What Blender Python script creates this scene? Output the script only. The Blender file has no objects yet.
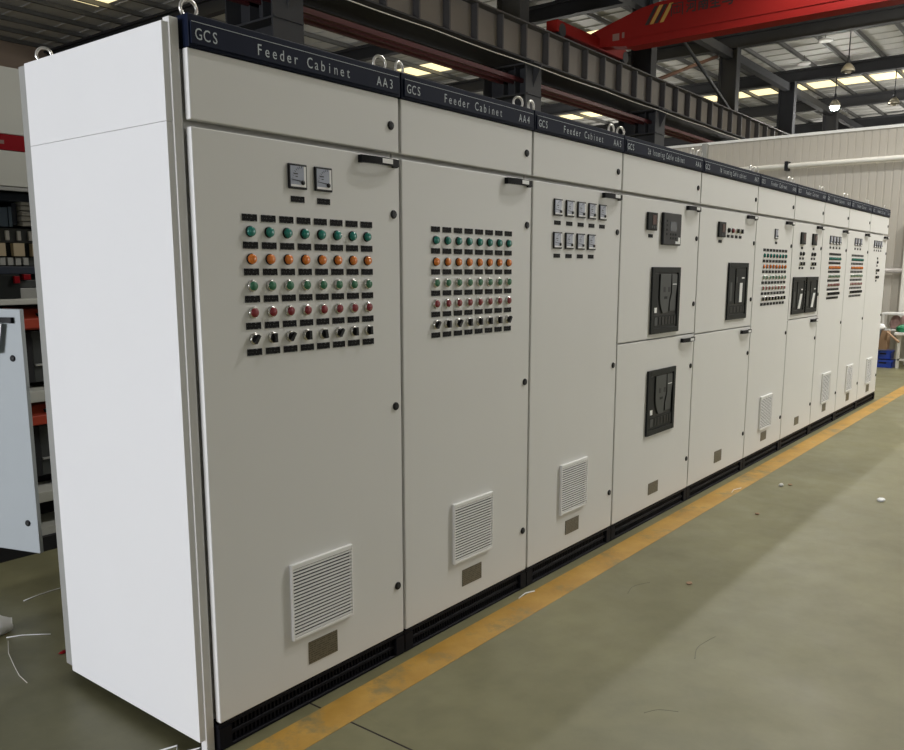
import bpy, math, random
from mathutils import Vector, Matrix
random.seed(7)
SC = bpy.context.scene
COL = SC.collection
R = math.radians

# ------------------------------------------------------------------ camera
cam_d = bpy.data.cameras.new('camera')
cam = bpy.data.objects.new('camera', cam_d); COL.objects.link(cam)
cam_d.sensor_width = 36.0
cam_d.lens = 36.0 * 830.03 / 904.0
cam_d.shift_x = -1.2 / 904.0
cam_d.shift_y = 34.4 / 904.0
cam_d.clip_start = 0.05; cam_d.clip_end = 300
cam.location = (-1.4453, -2.0628, 1.5010)
yaw, pit = R(37.971), R(-9.424)
cam.rotation_euler = Vector((math.cos(yaw)*math.cos(pit), math.sin(yaw)*math.cos(pit), math.sin(pit))).to_track_quat('-Z', 'Y').to_euler()
SC.camera = cam

# ------------------------------------------------------------------ world, exposure
w = bpy.data.worlds.new('world'); SC.world = w; w.use_nodes = True
w.node_tree.nodes['Background'].inputs[0].default_value = (0.75, 0.86, 1.0, 1)
w.node_tree.nodes['Background'].inputs[1].default_value = 1.0
SC.view_settings.view_transform = 'Standard'
SC.view_settings.look = 'None'
SC.view_settings.exposure = 0.0
SC.view_settings.gamma = 1.0
SC.view_settings.use_curve_mapping = False

# ------------------------------------------------------------------ lights of the hall
def area(name, loc, target, sx, sy, power, col):
    l = bpy.data.lights.new(name, 'AREA'); l.shape = 'RECTANGLE'; l.size = sx; l.size_y = sy
    l.energy = power; l.color = col
    o = bpy.data.objects.new(name, l); COL.objects.link(o)
    o.location = loc
    o.rotation_euler = (Vector(target) - Vector(loc)).to_track_quat('-Z', 'Y').to_euler()
    return o
# daylight through the open gate at the near end of the hall
area('gate_daylight', (-15.6, 1.9, 1.8), (0, 0.8, 1.5), 6.4, 3.4, 1820, (0.93, 0.945, 1.0))
# added fill inside the right wall to brighten the row front; no windows built
area('front_fill', (19.0, -15.5, 3.2), (14.0, 0, 1.6), 26.0, 3.2, 1500, (0.97, 0.98, 1.0))
area('front_fill', (1.0, -15.5, 3.2), (1.0, 0, 1.4), 9.0, 3.2, 90, (1.0, 0.96, 0.90))
# high bay lamps over the aisle in front of the row (outside the frame)
def bay(name, loc, power, r=0.09):
    l = bpy.data.lights.new(name, 'SPOT'); l.energy = power; l.shadow_soft_size = r
    l.spot_size = R(142); l.spot_blend = 0.5; l.color = (1.0, 0.985, 0.95)
    o = bpy.data.objects.new(name, l); COL.objects.link(o); o.location = loc
    return o
for loc, e in (((6.5, -2.0, 8.0), 850), ((10.4, -3.9, 8.2), 1330), ((14.2, -6.0, 8.4), 1850), ((21.0, -5.0, 8.4), 1500)):
    bay('bay_light', loc, e)
for loc, e in (((9.5, 2.2, 8.6), 420), ((16.0, 2.2, 8.6), 700)):
    bay('bay_light', loc, e)
# the lit pendant lamp, then added fill points brightening the roof down the hall
def bulb(loc, power):
    l = bpy.data.lights.new('lamp_and_roof_fill', 'POINT'); l.energy = power; l.shadow_soft_size = 0.2; l.color = (1.0, 0.97, 0.90)
    o = bpy.data.objects.new('lamp_and_roof_fill', l); COL.objects.link(o); o.location = loc
for loc, e in (((33.2, 6.75, 7.40), 500), ((27.5, -1.0, 6.6), 450), ((24.0, 3.0, 6.6), 300), ((38.0, 4.0, 6.6), 450), ((45.0, 6.0, 6.6), 600), ((52.0, 12.0, 6.6), 700),
               ((20.0, 16.0, 6.6), 260), ((30.0, 16.0, 6.6), 700), ((40.0, 18.0, 6.6), 700), ((11.0, 16.5, 6.6), 50)):
    bulb(loc, e*0.62)

# ------------------------------------------------------------------ materials
def nodes(name):
    m = bpy.data.materials.new(name); m.use_nodes = True
    nt = m.node_tree
    return m, nt, nt.nodes['Principled BSDF']
def mat(name, col, rough=0.5, metal=0.0, var=0.06, scale=6.0, bump=0.0, bscale=200.0, coat=0.0):
    m, nt, b = nodes(name)
    b.inputs['Roughness'].default_value = rough
    b.inputs['Metallic'].default_value = metal
    b.inputs['Coat Weight'].default_value = coat
    tc = nt.nodes.new('ShaderNodeTexCoord')
    n = nt.nodes.new('ShaderNodeTexNoise'); n.inputs['Scale'].default_value = scale; n.inputs['Detail'].default_value = 4
    nt.links.new(tc.outputs['Object'], n.inputs['Vector'])
    mx = nt.nodes.new('ShaderNodeMix'); mx.data_type = 'RGBA'
    mx.inputs['A'].default_value = (*[c*(1-var) for c in col], 1)
    mx.inputs['B'].default_value = (*[min(1, c*(1+var)) for c in col], 1)
    nt.links.new(n.outputs['Fac'], mx.inputs['Factor'])
    nt.links.new(mx.outputs['Result'], b.inputs['Base Color'])
    if bump:
        n2 = nt.nodes.new('ShaderNodeTexNoise'); n2.inputs['Scale'].default_value = bscale
        nt.links.new(tc.outputs['Object'], n2.inputs['Vector'])
        bp = nt.nodes.new('ShaderNodeBump'); bp.inputs['Strength'].default_value = bump; bp.inputs['Distance'].default_value = 0.001
        nt.links.new(n2.outputs['Fac'], bp.inputs['Height']); nt.links.new(bp.outputs['Normal'], b.inputs['Normal'])
    return m
def emit(name, col, s):
    m, nt, b = nodes(name)
    b.inputs['Base Color'].default_value = (*col, 1)
    b.inputs['Emission Color'].default_value = (*col, 1)
    b.inputs['Emission Strength'].default_value = s
    return m
M = {}
M['paint'] = mat('cabinet_paint', (0.76, 0.755, 0.735), 0.42, 0, 0.02, 3, 0.12, 500)
M['panel'] = mat('end_panel_paint', (0.80, 0.80, 0.80), 0.5, 0, 0.015, 3, 0.1, 500)
M['post'] = mat('frame_post_paint', (0.74, 0.73, 0.71), 0.45, 0, 0.03, 8)
M['galv'] = mat('galvanised_steel', (0.36, 0.36, 0.34), 0.5, 0.2, 0.1, 20)
M['navy'] = mat('header_navy', (0.005, 0.009, 0.026), 0.5, 0, 0.1, 10)
M['letter'] = mat('lettering_silver', (0.50, 0.55, 0.58), 0.5, 0, 0.05)
M['black'] = mat('black_plastic', (0.007, 0.007, 0.008), 0.4, 0, 0.1)
M['handle'] = mat('handle_black', (0.006, 0.006, 0.007), 0.5)
M['blackm'] = mat('plinth_black', (0.005, 0.005, 0.008), 0.55, 0, 0.15, 10)
M['dark'] = mat('dark_grey_plastic', (0.016, 0.018, 0.0175), 0.5, 0, 0.1)
M['dark2'] = mat('mid_grey_plastic', (0.045, 0.049, 0.048), 0.5, 0, 0.1)
M['chrome'] = mat('chrome', (0.75, 0.74, 0.70), 0.22, 1.0, 0.05)
M['zinc'] = mat('zinc_plated_steel', (0.72, 0.70, 0.66), 0.28, 0.9, 0.08, 40)
M['white'] = mat('white_plastic', (0.86, 0.86, 0.85), 0.4, 0, 0.02)
M['dial'] = mat('meter_dial', (0.38, 0.41, 0.50), 0.25, 0, 0.10, 60, coat=0.4)
M['teal'] = mat('lens_teal', (0.005, 0.20, 0.16), 0.18, 0, 0.1, coat=0.5)
M['orange'] = mat('lens_orange', (0.75, 0.20, 0.02), 0.18, 0, 0.1, coat=0.5)
M['green'] = mat('button_green', (0.03, 0.16, 0.08), 0.35, 0, 0.1)
M['red'] = mat('button_red', (0.22, 0.012, 0.02), 0.35, 0, 0.1)
M['crane'] = mat('crane_red', (0.215, 0.007, 0.005), 0.6, 0, 0.12, 1.5)
M['yellow'] = mat('crane_yellow', (0.42, 0.25, 0.05), 0.6)
M['blackprint'] = mat('black_print', (0.012, 0.006, 0.006), 0.6)
M['greyprint'] = mat('grey_print', (0.22, 0.13, 0.11), 0.6)
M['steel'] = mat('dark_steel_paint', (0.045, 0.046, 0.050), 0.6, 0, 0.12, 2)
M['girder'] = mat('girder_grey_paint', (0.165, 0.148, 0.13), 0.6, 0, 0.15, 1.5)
M['stiff'] = mat('stiffener_shade', (0.05, 0.047, 0.047), 0.6, 0, 0.15, 1.5)  # darker girder tone, carrying the shade on the stiffener side faces
M['maroon'] = mat('maroon_rail', (0.085, 0.018, 0.020), 0.5)
M['rust'] = mat('rusty_brace', (0.16, 0.08, 0.05), 0.7)
M['roof'] = mat('roof_sheet', (0.52, 0.515, 0.495), 0.6, 0, 0.08, 1.2)
M['purlin'] = mat('purlin_grey', (0.10, 0.10, 0.095), 0.55, 0, 0.1)
M['sky'] = emit('skylight_sheet', (1.0, 0.84, 0.46), 1.35)
M['lampglow'] = emit('lamp_glow', (0.92, 0.97, 1.0), 30)
M['glass'] = mat('lamp_reflector', (0.40, 0.36, 0.28), 0.3, 0.4, 0.1)
M['wallbrown'] = mat('brown_wall', (0.30, 0.23, 0.18), 0.8, 0, 0.08, 0.6)
M['wallgrey'] = mat('hall_wall', (0.45, 0.45, 0.43), 0.8, 0, 0.05, 0.5)
M['part'] = mat('partition_panel', (0.49, 0.455, 0.395), 0.5, 0, 0.05, 0.8)
M['cap'] = mat('partition_cap', (0.86, 0.86, 0.84), 0.4)
M['pipe'] = mat('white_pipe', (0.76, 0.74, 0.68), 0.35)
M['rail'] = mat('rail_steel', (0.45, 0.42, 0.40), 0.4, 0.3)
M['card'] = mat('cardboard', (0.36, 0.23, 0.14), 0.8, 0, 0.1, 10)
M['blue'] = mat('blue_plastic', (0.012, 0.06, 0.48), 0.35, 0, 0.1)
M['bag'] = mat('green_bag', (0.01, 0.20, 0.08), 0.4, 0, 0.2, 30)
M['pink'] = mat('dull_pink', (0.40, 0.26, 0.24), 0.7, 0, 0.2, 30)
M['paper'] = mat('paper_white', (0.85, 0.85, 0.84), 0.7)
M['scuff'] = mat('scuff', (0.10, 0.095, 0.06), 0.6)
M['ored'] = mat('orange_red_moulding', (0.42, 0.05, 0.02), 0.45)
M['bandred'] = mat('red_band', (0.22, 0.003, 0.008), 0.4)
M['greyc'] = mat('old_cabinet_paint', (0.52, 0.52, 0.47), 0.45, 0, 0.03)
M['doorp'] = mat('old_door_paint', (0.40, 0.435, 0.45), 0.5, 0, 0.03)
M['void'] = mat('interior_black', (0.006, 0.006, 0.008), 0.7)
M['slate'] = mat('slate_blue_case', (0.12, 0.17, 0.24), 0.5)
M['navyc'] = mat('dark_navy_case', (0.015, 0.022, 0.04), 0.5)
M['ivory'] = mat('ivory_case', (0.55, 0.53, 0.49), 0.55, 0, 0.08, 40)
M['beige'] = mat('beige_tag', (0.42, 0.34, 0.22), 0.7)
M['slatew'] = mat('louvre_white', (0.88, 0.875, 0.86), 0.4)
M['redglow'] = mat('relay_window_red', (0.055, 0.008, 0.010), 0.2)
M['screen'] = mat('relay_screen', (0.10, 0.11, 0.13), 0.25)

M['navy'].node_tree.nodes['Principled BSDF'].inputs['Specular IOR Level'].default_value = 0.12
M['blackm'].node_tree.nodes['Principled BSDF'].inputs['Specular IOR Level'].default_value = 0.12
M['steel'].node_tree.nodes['Principled BSDF'].inputs['Specular IOR Level'].default_value = 0.2
M['dark'].node_tree.nodes['Principled BSDF'].inputs['Specular IOR Level'].default_value = 0.15
M['bandred'].node_tree.nodes['Principled BSDF'].inputs['Specular IOR Level'].default_value = 0.15
M['crane'].node_tree.nodes['Principled BSDF'].inputs['Specular IOR Level'].default_value = 0.2
M['handle'].node_tree.nodes['Principled BSDF'].inputs['Specular IOR Level'].default_value = 0.15
M['black'].node_tree.nodes['Principled BSDF'].inputs['Specular IOR Level'].default_value = 0.3
def printed(name, base, ink, sx, sz, thr, rough=0.5, metal=0.0):
    """flat print: rows of small illegible text on a plate (object space, plate facing -Y)"""
    m, nt, b = nodes(name)
    b.inputs['Roughness'].default_value = rough; b.inputs['Metallic'].default_value = metal
    tc = nt.nodes.new('ShaderNodeTexCoord'); sp = nt.nodes.new('ShaderNodeSeparateXYZ')
    nt.links.new(tc.outputs['Object'], sp.inputs[0])
    mp = nt.nodes.new('ShaderNodeMapping'); mp.inputs['Scale'].default_value = (sx, 0, sz*0.5)
    nt.links.new(tc.outputs['Object'], mp.inputs[0])
    n = nt.nodes.new('ShaderNodeTexNoise'); n.inputs['Scale'].default_value = 1; n.inputs['Detail'].default_value = 1
    nt.links.new(mp.outputs[0], n.inputs['Vector'])
    mul = nt.nodes.new('ShaderNodeMath'); mul.operation = 'MULTIPLY'; mul.inputs[1].default_value = sz
    nt.links.new(sp.outputs['Z'], mul.inputs[0])
    fr = nt.nodes.new('ShaderNodeMath'); fr.operation = 'PINGPONG'; fr.inputs[1].default_value = 0.5
    nt.links.new(mul.outputs[0], fr.inputs[0])
    g1 = nt.nodes.new('ShaderNodeMath'); g1.operation = 'LESS_THAN'; g1.inputs[1].default_value = 0.16
    nt.links.new(fr.outputs[0], g1.inputs[0])
    g2 = nt.nodes.new('ShaderNodeMath'); g2.operation = 'GREATER_THAN'; g2.inputs[1].default_value = thr
    nt.links.new(n.outputs['Fac'], g2.inputs[0])
    a = nt.nodes.new('ShaderNodeMath'); a.operation = 'MULTIPLY'
    nt.links.new(g1.outputs[0], a.inputs[0]); nt.links.new(g2.outputs[0], a.inputs[1])
    mx = nt.nodes.new('ShaderNodeMix'); mx.data_type = 'RGBA'
    mx.inputs['A'].default_value = (*base, 1); mx.inputs['B'].default_value = (*ink, 1)
    nt.links.new(a.outputs[0], mx.inputs['Factor']); nt.links.new(mx.outputs['Result'], b.inputs['Base Color'])
    return m
M['tag'] = printed('black_tag_print', (0.004, 0.004, 0.005), (0.20, 0.20, 0.20), 300, 110, 0.60, 0.6)
M['tag'].node_tree.nodes['Principled BSDF'].inputs['Specular IOR Level'].default_value = 0.15
M['plate'] = printed('rating_plate', (0.175, 0.155, 0.11), (0.07, 0.06, 0.045), 140, 120, 0.46, 0.4, 0.4)

def floor_mats():
    def base(nt, tc):
        def noise(scale, detail=5, vec=None, rough=0.6):
            n = nt.nodes.new('ShaderNodeTexNoise'); n.inputs['Scale'].default_value = scale
            n.inputs['Detail'].default_value = detail; n.inputs['Roughness'].default_value = rough
            nt.links.new(vec or tc.outputs['Object'], n.inputs['Vector']); return n.outputs['Fac']
        def ramp(fac, p0, c0, p1, c1):
            r = nt.nodes.new('ShaderNodeValToRGB'); r.color_ramp.elements[0].position = p0; r.color_ramp.elements[1].position = p1
            r.color_ramp.elements[0].color = (*c0, 1); r.color_ramp.elements[1].color = (*c1, 1)
            nt.links.new(fac, r.inputs[0]); return r.outputs[0]
        def mix(a, b, fac, mode='MIX', f=None):
            x = nt.nodes.new('ShaderNodeMix'); x.data_type = 'RGBA'; x.blend_type = mode
            nt.links.new(a, x.inputs['A']); nt.links.new(b, x.inputs['B'])
            if f is None: nt.links.new(fac, x.inputs['Factor'])
            else: x.inputs['Factor'].default_value = f
            return x.outputs['Result']
        c = ramp(noise(0.9, 6), 0.3, (0.165, 0.156, 0.082), 0.72, (0.242, 0.229, 0.126))
        c = mix(c, ramp(noise(7, 6), 0.35, (0.80, 0.79, 0.77), 0.62, (1, 1, 1)), None, 'MULTIPLY', 0.6)
        # dark specks and stains
        c = mix(c, ramp(noise(26, 8, None, 0.78), 0.63, (1, 1, 1), 0.72, (0.45, 0.42, 0.37)), None, 'MULTIPLY', 0.5)
        # scuff streaks across
        mp = nt.nodes.new('ShaderNodeMapping'); mp.inputs['Scale'].default_value = (1.2, 16, 1); mp.inputs['Rotation'].default_value = (0, 0, R(28))
        nt.links.new(tc.outputs['Object'], mp.inputs[0])
        c = mix(c, ramp(noise(3.0, 6, mp.outputs[0]), 0.66, (1, 1, 1), 0.76, (0.62, 0.60, 0.55)), None, 'MULTIPLY', 0.4)
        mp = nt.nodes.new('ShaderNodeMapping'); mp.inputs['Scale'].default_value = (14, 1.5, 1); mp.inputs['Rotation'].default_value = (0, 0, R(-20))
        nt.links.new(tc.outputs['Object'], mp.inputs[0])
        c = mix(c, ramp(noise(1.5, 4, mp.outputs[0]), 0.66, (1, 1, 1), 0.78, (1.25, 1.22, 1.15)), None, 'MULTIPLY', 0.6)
        return c, noise, ramp, mix
    m, nt, b = nodes('floor_epoxy'); tc = nt.nodes.new('ShaderNodeTexCoord')
    c, noise, ramp, mix = base(nt, tc)
    nt.links.new(c, b.inputs['Base Color'])
    nt.links.new(ramp(noise(3, 5), 0.3, (0.34,)*3, 0.7, (0.52,)*3), b.inputs['Roughness'])
    bp = nt.nodes.new('ShaderNodeBump'); bp.inputs['Strength'].default_value = 0.12; bp.inputs['Distance'].default_value = 0.004
    nt.links.new(noise(25, 4), bp.inputs['Height']); nt.links.new(bp.outputs['Normal'], b.inputs['Normal'])
    M['floor'] = m
    m, nt, b = nodes('floor_line_yellow'); tc = nt.nodes.new('ShaderNodeTexCoord')
    c, noise, ramp, mix = base(nt, tc)
    y = ramp(noise(5, 6), 0.3, (0.40, 0.215, 0.03), 0.7, (0.56, 0.33, 0.075))
    c = mix(y, c, ramp(noise(4.5, 8, None, 0.72), 0.52, (0, 0, 0), 0.68, (0.85,)*3))
    nt.links.new(c, b.inputs['Base Color']); b.inputs['Roughness'].default_value = 0.42
    M['line'] = m
floor_mats()

# ------------------------------------------------------------------ mesh helpers
class MB:
    def __init__(s): s.v = []; s.f = []; s.m = []; s.sm = []; s.mats = []
    def mi(s, m):
        if m not in s.mats: s.mats.append(m)
        return s.mats.index(m)
    def face(s, idx, m, sm=False): s.f.append(idx); s.m.append(s.mi(m)); s.sm.append(sm)
    def box(s, x0, x1, y0, y1, z0, z1, m):
        n = len(s.v)
        s.v += [(x0,y0,z0),(x1,y0,z0),(x1,y1,z0),(x0,y1,z0),(x0,y0,z1),(x1,y0,z1),(x1,y1,z1),(x0,y1,z1)]
        for q in ((0,3,2,1),(4,5,6,7),(0,1,5,4),(1,2,6,5),(2,3,7,6),(3,0,4,7)): s.face([n+i for i in q], m)
        return s
    def prism(s, pts, axis, a, b, m):
        """extrude 2D polygon along axis; pts in the other two axes in order (x,y,z minus axis)"""
        n = len(s.v); k = len(pts)
        def P(p, t):
            return {'x': (t, p[0], p[1]), 'y': (p[0], t, p[1]), 'z': (p[0], p[1], t)}[axis]
        s.v += [P(p, a) for p in pts] + [P(p, b) for p in pts]
        s.face(list(range(n, n+k))[::-1], m); s.face(list(range(n+k, n+2*k)), m)
        for i in range(k): s.face([n+i, n+(i+1) % k, n+k+(i+1) % k, n+k+i], m)
        return s
    def lathe(s, prof, seg, m, axis='y', c=(0,0,0), sm=True):
        """profile (r, t): t along -axis for y (towards viewer), along +axis for z / x; m a material or list per ring step"""
        n = len(s.v); k = len(prof)
        for r, t in prof:
            for i in range(seg):
                a = 2*math.pi*i/seg; u, w_ = r*math.cos(a), r*math.sin(a)
                p = {'y': (u, -t, w_), 'z': (u, w_, t), 'x': (t, u, w_)}[axis]
                s.v.append((c[0]+p[0], c[1]+p[1], c[2]+p[2]))
        for j in range(k-1):
            mm = m[j] if isinstance(m, (list, tuple)) else m
            for i in range(seg):
                s.face([n+j*seg+i, n+j*seg+(i+1) % seg, n+(j+1)*seg+(i+1) % seg, n+(j+1)*seg+i], mm, sm)
        m0 = m[0] if isinstance(m, (list, tuple)) else m; m1 = m[-1] if isinstance(m, (list, tuple)) else m
        if prof[0][0] > 1e-5: s.face([n+i for i in range(seg)][::-1], m0)
        if prof[-1][0] > 1e-5: s.face([n+(k-1)*seg+i for i in range(seg)], m1)
        return s
    def tube(s, pts, r, m, seg=8, closed=False):
        pts = [Vector(p) for p in pts]; n = len(s.v); k = len(pts)
        up = None
        for j, p in enumerate(pts):
            if closed: d = pts[(j+1) % k] - pts[j-1]
            else: d = pts[min(j+1, k-1)] - pts[max(j-1, 0)]
            d.normalize()
            if up is None: up = Vector((0,0,1)) if abs(d.z) < 0.9 else Vector((1,0,0))
            a = d.cross(up); a.normalize(); b = a.cross(d); b.normalize(); up = b
            for i in range(seg):
                t = 2*math.pi*i/seg
                s.v.append(tuple(p + a*(r*math.cos(t)) + b*(r*math.sin(t))))
        for j in range(k if closed else k-1):
            j2 = (j+1) % k
            for i in range(seg): s.face([n+j*seg+i, n+j*seg+(i+1) % seg, n+j2*seg+(i+1) % seg, n+j2*seg+i], m, True)
        if not closed:
            s.face([n+i for i in range(seg)][::-1], m); s.face([n+(k-1)*seg+i for i in range(seg)], m)
        return s
    def sweep(s, path, w2, h2, m):
        """bar of half width (vertical) h2 and half thickness w2 along path in XY plane (z const per point)"""
        n = len(s.v); k = len(path)
        for j, p in enumerate(path):
            d = Vector(path[min(j+1, k-1)]) - Vector(path[max(j-1, 0)]); d.z = 0; d.normalize()
            nr = Vector((-d.y, d.x, 0))
            for a, b in ((-1,-1),(1,-1),(1,1),(-1,1)):
                q = Vector(p) + nr*(a*w2) + Vector((0,0,b*h2)); s.v.append(tuple(q))
        for j in range(k-1):
            for i in range(4): s.face([n+j*4+i, n+j*4+(i+1) % 4, n+(j+1)*4+(i+1) % 4, n+(j+1)*4+i], m)
        s.face([n+i for i in range(4)][::-1], m); s.face([n+(k-1)*4+i for i in range(4)], m)
        return s
    def mesh(s, name):
        me = bpy.data.meshes.new(name); me.from_pydata(s.v, [], s.f)
        for m in s.mats: me.materials.append(M[m])
        me.polygons.foreach_set('material_index', s.m); me.polygons.foreach_set('use_smooth', s.sm)
        me.validate(); me.update()
        import bmesh
        bm = bmesh.new(); bm.from_mesh(me); bmesh.ops.recalc_face_normals(bm, faces=bm.faces); bm.to_mesh(me); bm.free()
        return me
    def build(s, name, parent=None, loc=(0,0,0), bev=0.0, segs=2):
        return put(name, s.mesh(name), parent, loc, bev, segs)
def put(name, me, parent=None, loc=(0,0,0), bev=0.0, segs=2, rot=None):
    o = bpy.data.objects.new(name, me); COL.objects.link(o); o.location = loc
    if rot: o.rotation_euler = rot
    if parent: o.parent = parent
    if bev:
        b = o.modifiers.new('bevel', 'BEVEL'); b.width = bev; b.segments = segs; b.limit_method = 'ANGLE'; b.angle_limit = R(40)
    return o
def tag(o, label, cat, group=None, kind=None):
    if label: o['label'] = label
    if cat: o['category'] = cat
    if group: o['group'] = group
    if kind: o['kind'] = kind
    return o
def thing(name, label, cat, loc=(0,0,0), group=None):
    o = bpy.data.objects.new(name, None); COL.objects.link(o); o.location = loc; o.empty_display_size = 0.1
    return tag(o, label, cat, group)
def struct(o): o['kind'] = 'structure'; return o

# ------------------------------------------------------------------ lettering
WORDS = 'GCSFeederCabinetA0123456789#IncomingCablecabinet\u6cb3\u5357\u5723\u9a6c'
GLYPH = {}
def make_glyphs():
    tmp = []
    for ch in sorted(set(WORDS)):
        cu = bpy.data.curves.new('glyph', 'FONT'); cu.body = ch; cu.size = 1; cu.resolution_u = 3; cu.extrude = 0.0; cu.offset = 0.0 if ord(ch) > 255 else 0.0
        o = bpy.data.objects.new('glyph', cu); COL.objects.link(o); tmp.append((ch, o, cu))
    dg = bpy.context.evaluated_depsgraph_get()
    for ch, o, cu in tmp:
        me = bpy.data.meshes.new_from_object(o.evaluated_get(dg))
        vs = [tuple(v.co) for v in me.vertices]; fs = [tuple(p.vertices) for p in me.polygons]
        xs = [v[0] for v in vs]
        GLYPH[ch] = (vs, fs, min(xs), max(xs)); bpy.data.meshes.remove(me)
    for ch, o, cu in tmp:
        bpy.data.objects.remove(o); bpy.data.curves.remove(cu)
make_glyphs()
CAP = max(v[1] for v in GLYPH['F'][0])
def write(mb, text, x0, x1, z, cap, y, m, stretch=0.92, plane='xz', maxw=0.8):
    """mono-pitch lettering standing on z, between x0 and x1"""
    n = len(text); pitch = (x1 - x0) / n
    for i, ch in enumerate(text):
        if ch == ' ': continue
        vs, fs, a, b = GLYPH[ch]; sc = cap / CAP
        sx = min(sc*stretch, pitch*maxw/(b-a)) if (b-a)*sc*stretch > pitch*maxw else sc*stretch
        cx = x0 + pitch*(i+0.5); k = len(mb.v)
        for v in vs:
            px = cx + (v[0] - (a+b)/2)*sx
            if plane == 'xz': mb.v.append((px, y, z + v[1]*sc))
            else: mb.v.append((y, px, z + v[1]*sc))
        for f in fs: mb.face([k+j for j in f], m)

# ------------------------------------------------------------------ the setting
X0, X1, Y0, Y1, ZR = -16.0, 66.0, -16.0, 28.3, 9.32
fl = struct(MB().box(X0, X1, Y0, Y1, -0.2, 0, 'floor').build('floor'))
tag(struct(MB().box(-2.5, 40.0, -0.195, -0.05, -0.001, 0.0012, 'line').build('trim_1')), 'worn yellow line painted on the floor along the cabinet row', None)
jm = MB().box(0.383, 0.389, -3.0, 0.02, -0.001, 0.0008, 'blackprint'); jm.build('expansion_joint', fl)
def smooth(pts, n=7):
    out = []
    for i in range(len(pts)-1):
        p0, p1, p2, p3 = [Vector(pts[max(0, min(len(pts)-1, i+k))]) for k in (-1, 0, 1, 2)]
        for k in range(n):
            t = k/n; out.append(tuple(0.5*((2*p1) + (p2-p0)*t + (2*p0-5*p1+4*p2-p3)*t*t + (3*p1-p0-3*p2+p3)*t**3)))
    return out + [tuple(pts[-1])]
for pts in ([(1.55, -0.93), (1.66, -0.90), (1.80, -0.92)], [(3.05, -1.62), (3.10, -1.57), (3.20, -1.55), (3.30, -1.58)], [(3.6, -1.45), (3.75, -1.49), (3.95, -1.47)],
            [(1.05, -0.95), (1.10, -0.98), (1.13, -1.04)], [(2.0, -0.42), (2.1, -0.40), (2.2, -0.44)]):
    MB().tube([(px, py, 0.0001) for px, py in smooth([p for p in pts])], 0.0010, 'scuff', 4).build('scuff_mark', fl)
struct(MB().box(X0, X1, Y1, Y1+0.2, 0, ZR+0.4, 'wallbrown').build('wall_left'))
struct(MB().box(X0, X1, Y0-0.2, Y0, 0, ZR+0.4, 'wallgrey').build('wall_right'))
struct(MB().box(X1, X1+0.2, Y0, Y1, 0, ZR+0.4, 'wallgrey').build('wall_far'))
nw = MB(); nw.box(X0-0.2, X0, Y0, -2.0, 0, ZR+0.4, 'wallgrey').box(X0-0.2, X0, 6.0, Y1, 0, ZR+0.4, 'wallgrey').box(X0-0.2, X0, -2.0, 6.0, 5.2, ZR+0.4, 'wallgrey')
struct(nw.build('wall_near'))

SKYX = [12.25, 24.9, 37.3, 50.0]
ce = MB()
edges = [X0] + [v for c in SKYX for v in (c-0.65, c+0.65)] + [X1]
for i in range(0, len(edges), 2): ce.box(edges[i], edges[i+1], Y0, Y1, ZR, ZR+0.08, 'roof')
for c in SKYX: ce.box(c-0.65, c+0.65, 22.6, Y1, ZR, ZR+0.08, 'roof')
ceil = struct(ce.build('ceiling'))
for c in SKYX:
    MB().box(c-0.65, c+0.65, Y0, 22.6, ZR+0.002, ZR+0.06, 'sky').build('skylight_panel', ceil)
sm_ = MB()
x = X0 + 0.4
while x < X1:
    if min(abs(x-c) for c in SKYX) > 0.70: sm_.box(x-0.03, x+0.03, Y0, Y1, ZR-0.03, ZR, 'roof')
    x += 0.82
o = sm_.build('roof_seam', ceil); o['kind'] = 'stuff'
pm = MB().box(X0, X1, -0.035, 0.035, 9.16, ZR-0.031, 'purlin').box(X0, X1, -0.03, 0.05, 9.16, 9.172, 'purlin').mesh('purlin')
y = -15.2
while y < Y1:
    put('purlin', pm, ceil, (0, y, 0)); y += 1.2
COLX = [7.4, 14.15, 20.5, 26.9, 33.2, 39.6, 45.8, 52.0, 58.2]
rm = MB().box(-0.02, 0.02, Y0, Y1, 8.72, 9.09, 'steel').box(-0.13, 0.13, Y0, Y1, 9.085, 9.159, 'steel').box(-0.13, 0.13, Y0, Y1, 8.70, 8.725, 'steel').mesh('rafter')
for x in [1.0] + COLX: put('rafter', rm, ceil, (x, 0, 0))

# columns under the crane girders
def column(x, label):
    t = thing('steel_column', label, 'column', (x, 8.5, 0), 'columns of the crane bay')
    u = MB(); d, wd = 0.30, 0.17
    u.box(-wd, wd, -d, -d+0.03, 6.6, 8.70, 'steel').box(-wd, wd, d-0.03, d, 6.6, 8.70, 'steel').box(-0.015, 0.015, -d+0.03, d-0.03, 6.6, 8.70, 'steel')
    u.build('upper_shaft', t)
    l = MB(); d = 0.55
    l.box(-0.30, 0.30, -d, -d+0.03, 0, 5.80, 'steel').box(-0.30, 0.30, d-0.03, d, 0, 5.80, 'steel').box(-0.015, 0.015, -d+0.03, d-0.03, 0, 5.80, 'steel')
    l.build('lower_shaft', t)
    c = MB(); c.box(-0.32, 0.32, -0.75, 0.75, 5.765, 5.80, 'steel').prism([(-0.75, 5.765), (-0.55, 5.35), (0.55, 5.35), (0.75, 5.765)], 'x', -0.02, 0.02, 'steel')
    c.box(-0.28, 0.28, -0.58, 0.58, 5.18, 5.21, 'steel')
    for yy in (-0.2, 0.1): c.box(-0.2, 0.2, yy-0.015, yy+0.015, 5.21, 5.765, 'steel')
    c.build('bracket', t)
    b = MB().box(-0.3, 0.3, -0.55, 0.55, 0, 0.03, 'steel').build('base_plate', t)
for i, x in enumerate(COLX):
    nm = ['nearest', 'second', 'third', 'fourth', 'fifth', 'sixth', 'seventh', 'eighth', 'ninth'][i]
    column(x, f'dark grey steel column under the crane girder, {nm} along the bay')
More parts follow.
